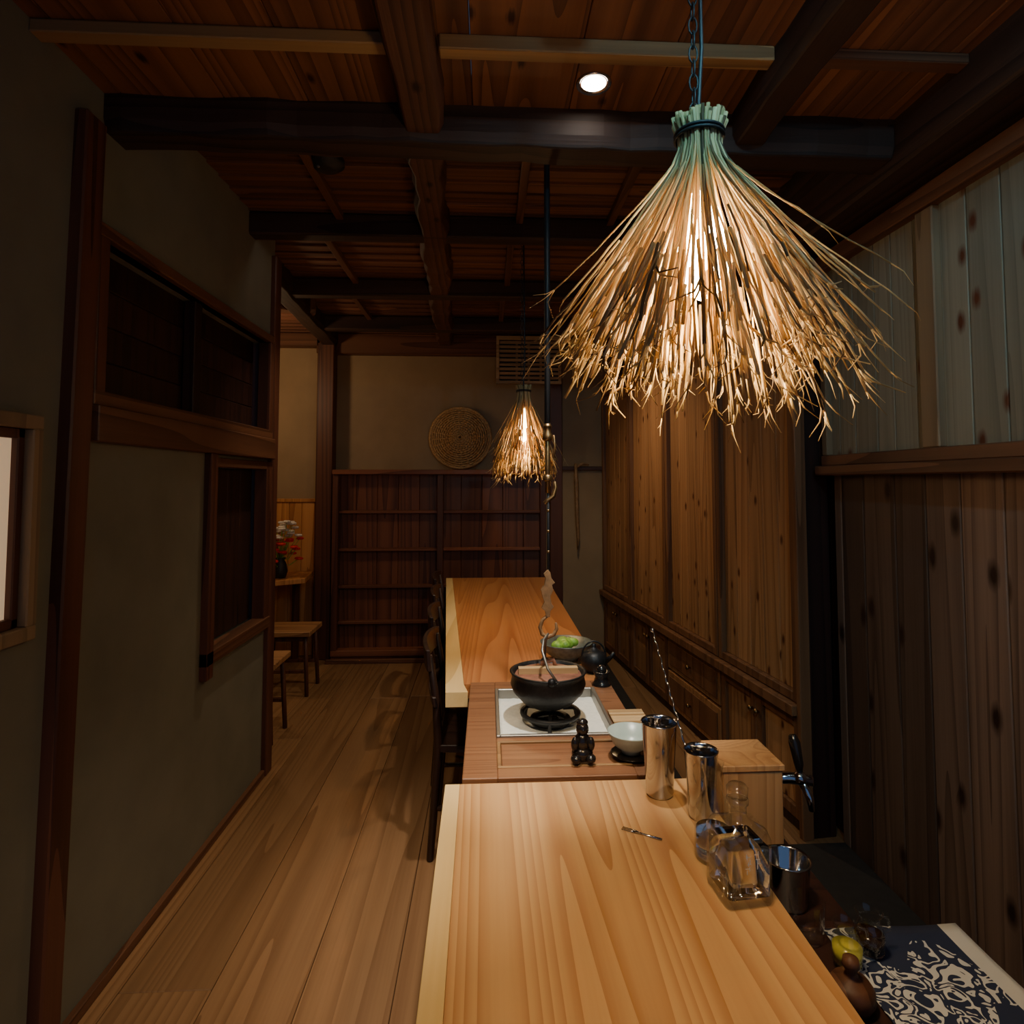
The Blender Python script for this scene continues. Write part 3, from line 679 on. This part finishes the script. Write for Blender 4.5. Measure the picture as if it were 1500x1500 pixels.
# square bottle: thin outer wall, neck ring, clear liquid body inside, glass stopper
mb = MB(); c = (.478, 1.185, .7202)
mb.rsq([(.0005, .0004, 0), (.044, .010, .001), (.046, .010, .008), (.046, .012, .115), (.043, .02, .128), (.022, .0219, .138), (.0165, .0164, .145), (.0165, .0164, .165), (.0205, .0204, .167), (.0205, .0204, .175), (.0165, .0164, .176)], c, 0, rot=.12, caps=False)
mb.rsq([(.030, .008, .012), (.0425, .008, .016), (.0425, .010, .100), (.030, .008, .1005)], c, 2, rot=.12)
mb.rsq([(.0005, .0004, .176), (.019, .0189, .178), (.020, .0199, .196), (.016, .0159, .201), (.0005, .0004, .202)], c, 0)
rnd = random.Random(4)
for (u0, v0) in ((-.006, .095), (-.006, .082), (-.006, .069), (.012, .095), (.012, .086), (.012, .077)):
    for q in range(3):
        du = rnd.uniform(-.004, .004); dv = rnd.uniform(-.004, .004); hz = q % 2
        uu, vv = u0+du, v0+dv; a = .004 if hz else .0007; b = .0007 if hz else .004
        P_ = []
        for su, sv in ((-a, -b), (a, -b), (a, b), (-a, b)):
            lx, ly = uu+su, -.0464; P_.append((c[0]+lx*math.cos(.12)-ly*math.sin(.12), c[1]+lx*math.sin(.12)+ly*math.cos(.12), c[2]+vv+sv))
        mb._add(P_, [(0, 1, 2, 3)], 1)
mb.build('square_glass_bottle', [M_glass, M_print, M_water])
def lath_obj(name, prof, c, mats, seg=36, caps=True):
    mb = MB(); mb.lathe(prof, c, seg, 0, caps=caps); return mb.build(name, mats)
mb = MB(); cc = (.470, 1.295, .7202)
mb.lathe([(0, 0), (.036, 0), (.038, .006), (.037, .09), (.033, .11), (.020, .135), (.017, .165), (.024, .195)], cc, 36, 0, caps=False)
mb.lathe([(0, .006), (.034, .007), (.035, .012), (.0345, .06), (0, .0605)], cc, 36, 1)
mb.build('glass_decanter', [M_glass, M_water])
lath_obj('cocktail_shaker', [(0, 0), (.030, 0), (.033, .006), (.040, .12), (.044, .175), (.0455, .177), (.044, .180), (.042, .175), (.038, .12), (.031, .01), (0, .008)], (.430, 1.555, .7202), M_steel)
mb = MB(); mb.lathe([(0, 0), (.028, 0), (.030, .005), (.036, .12), (.039, .15), (.0405, .152), (.039, .154), (.037, .15), (.034, .12), (.028, .01), (0, .008)], (.500, 1.45, .7202), 36, 0)
p0 = Vector((.502, 1.44, .732)); p1 = Vector((.455, 1.70, 1.09))
mb.tube([p0.lerp(p1, i/70)+Vector((.0016*math.cos(i*1.1), .0016*math.sin(i*1.1), 0)) for i in range(71)], .0022, 6, 0)
mb.ball(p1, .006, 0); mb.ball(p0, .011, 0, 10, (1, .6, 1)); mb.build('mixing_tin_with_bar_spoon', M_steel)
mb = MB(); a = Vector((.31, 1.405, .7225)); b = Vector((.38, 1.36, .7225)); dd = (b-a).normalized(); sd = Vector((-dd.y, dd.x, 0))
mb.tube([a+dd*.02, a+dd*.04, b+dd*.0], [.004, .0018, .0025], 6, 0)
for k in (-1, 0, 1): mb.tube([a+dd*.022+sd*k*.003, a+dd*.012+sd*k*.005, a-dd*.008+sd*k*.005], .001, 5, 0)
mb.build('cocktail_fork', M_steel)
mb = MB(); c = (.405, 1.755, .7306)
mb.lathe([(0, 0), (.05, 0), (.058, .006), (.055, .008), (0, .006)], c, 40, 1)
mb.lathe([(0, .008), (.026, .008), (.028, .016), (.05, .032), (.064, .062), (.066, .066), (.063, .066), (.048, .036), (.02, .02), (0, .018)], c, 48, 0)
mb.build('celadon_bowl', [M_cer, M_black])
mb = MB()
for i in range(13): mb.b(.40, .515, 1.90+i*.0135, 1.912+i*.0135, .7345, .740)
for x in (.42, .49): mb.b(x-.002, x+.002, 1.90, 2.075, .7285, .7345)
mb.build('bamboo_mat', M_mat, .0008)
mb = MB(); fx, fy, fz = .262, 1.725, .7306
mb.ball((fx, fy, fz+.022), .03, 0, 16, (1, .9, .75)); mb.ball((fx, fy, fz+.05), .026, 0, 16, (.9, .8, 1.1)); mb.ball((fx, fy-.002, fz+.088), .018, 0, 16, (1, 1, 1.05))
mb.ball((fx, fy, fz+.104), .015, 0, 14, (1.1, 1, .7)); mb.ball((fx-.022, fy-.012, fz+.05), .011, 0, 10, (1, 1, 1.8)); mb.ball((fx+.022, fy-.012, fz+.05), .011, 0, 10, (1, 1, 1.8))
mb.ball((fx-.02, fy-.018, fz+.014), .015, 0, 10, (1, 1.2, .8)); mb.ball((fx+.02, fy-.018, fz+.014), .015, 0, 10, (1, 1.2, .8)); mb.ball((fx, fy-.018, fz+.088), .004, 0, 8)
mb.build('carved_wooden_figurine', M_black)
mb = MB(); c = (.435, 2.54, .7203)
mb.lathe([(0, 0), (.03, 0), (.032, .008), (.052, .03), (.056, .055), (.045, .08), (.025, .09), (.02, .092), (.012, .10), (.008, .104), (.011, .112), (0, .118)], c, 36, 0)
mb.tube([(c[0]+.045, c[1]-.02, c[2]+.05), (c[0]+.065, c[1]-.035, c[2]+.07), (c[0]+.075, c[1]-.04, c[2]+.09)], [.012, .008, .006], 10, 0)
mb.tube([(c[0]+.05*math.cos(q*pi/14)*1, c[1], c[2]+.06+.065*math.sin(q*pi/14)) for q in range(15)], .0035, 8, 0)
mb.build('iron_teapot', M_iron)
mb = MB(); c = (.433, 2.36, .7282)
mb.lathe([(0, 0), (.035, 0), (.037, .004), (.030, .01), (.024, .03), (.032, .05), (.030, .052), (.02, .032), (0, .03)], c, 30, 0); mb.ball((c[0], c[1], c[2]+.055), .02, 0)
mb.build('incense_burner', M_black)
mb = MB(); c = (.345, 2.72, .7202)
mb.lathe([(0, 0), (.05, 0), (.052, .01), (.09, .035), (.112, .075), (.115, .08), (.110, .08), (.085, .042), (.04, .02), (0, .018)], c, 44, 0)
rnd = random.Random(9)
for i in range(16):
    a = rnd.uniform(0, 6.28); r = rnd.uniform(0, .065); mb.ball((c[0]+r*math.cos(a), c[1]+r*math.sin(a), c[2]+.062+rnd.uniform(0, .015)), rnd.uniform(.022, .03), 1, 10, (1, 1, .8))
mb.build('bowl_of_greens', [M_bowlg, M_leaf])
zb = .6452
lath_obj('steel_ice_bucket', [(0, 0), (.034, 0), (.038, .004), (.043, .085), (.046, .088), (.044, .09), (.041, .086), (.036, .008), (0, .006)], (.612, 1.265, zb), M_steel)
lath_obj('drinking_glass', [(0, 0), (.026, 0), (.028, .004), (.032, .07)], (.602, 1.170, zb), M_glass, 36, False)
def cruet(x, y, liq, z=.6452):
    mb = MB()
    mb.lathe([(0, 0), (.022, 0), (.025, .004), (.026, .035), (.018, .05), (.016, .058), (.024, .068)], (x, y, z), 28, 0, caps=False)
    mb.lathe([(0, .003), (.0228, .0045), (.0245, .03), (0, .0305)], (x, y, z), 28, 1)
    mb.tube([(x+.022, y, z+.03), (x+.038, y, z+.035), (x+.036, y, z+.055), (x+.02, y, z+.06)], .003, 8, 0)
    mb.build('glass_cruet', [M_glass, liq])
cruet(.636, 1.098, M_oil, .6512); cruet(.694, 1.125, M_soy, .6512)
mb = MB(); mb.lathe([(0, 0), (.028, 0), (.036, .015), (.035, .03), (.028, .04), (.012, .045), (.008, .055), (.014, .064), (.012, .074), (0, .078)], (.596, 1.02, zb), 32, 0)
mb.build('wooden_lidded_pot', M_railY)

# ------------------------------------------------------------------ world, camera
w = bpy.data.worlds.new('World'); S.world = w; w.use_nodes = True
w.node_tree.nodes['Background'].inputs[0].default_value = (.28, .50, .95, 1); w.node_tree.nodes['Background'].inputs[1].default_value = .27
cam = bpy.data.cameras.new('Camera'); co = bpy.data.objects.new('Camera', cam); S.collection.objects.link(co)
cam.lens = 21.6; cam.sensor_width = 36; cam.shift_x = -.008; cam.shift_y = -.0613; cam.clip_start = .02
co.location = (0, 0, 1.5); co.rotation_euler = (math.radians(93), 0, math.radians(-3))
S.camera = co
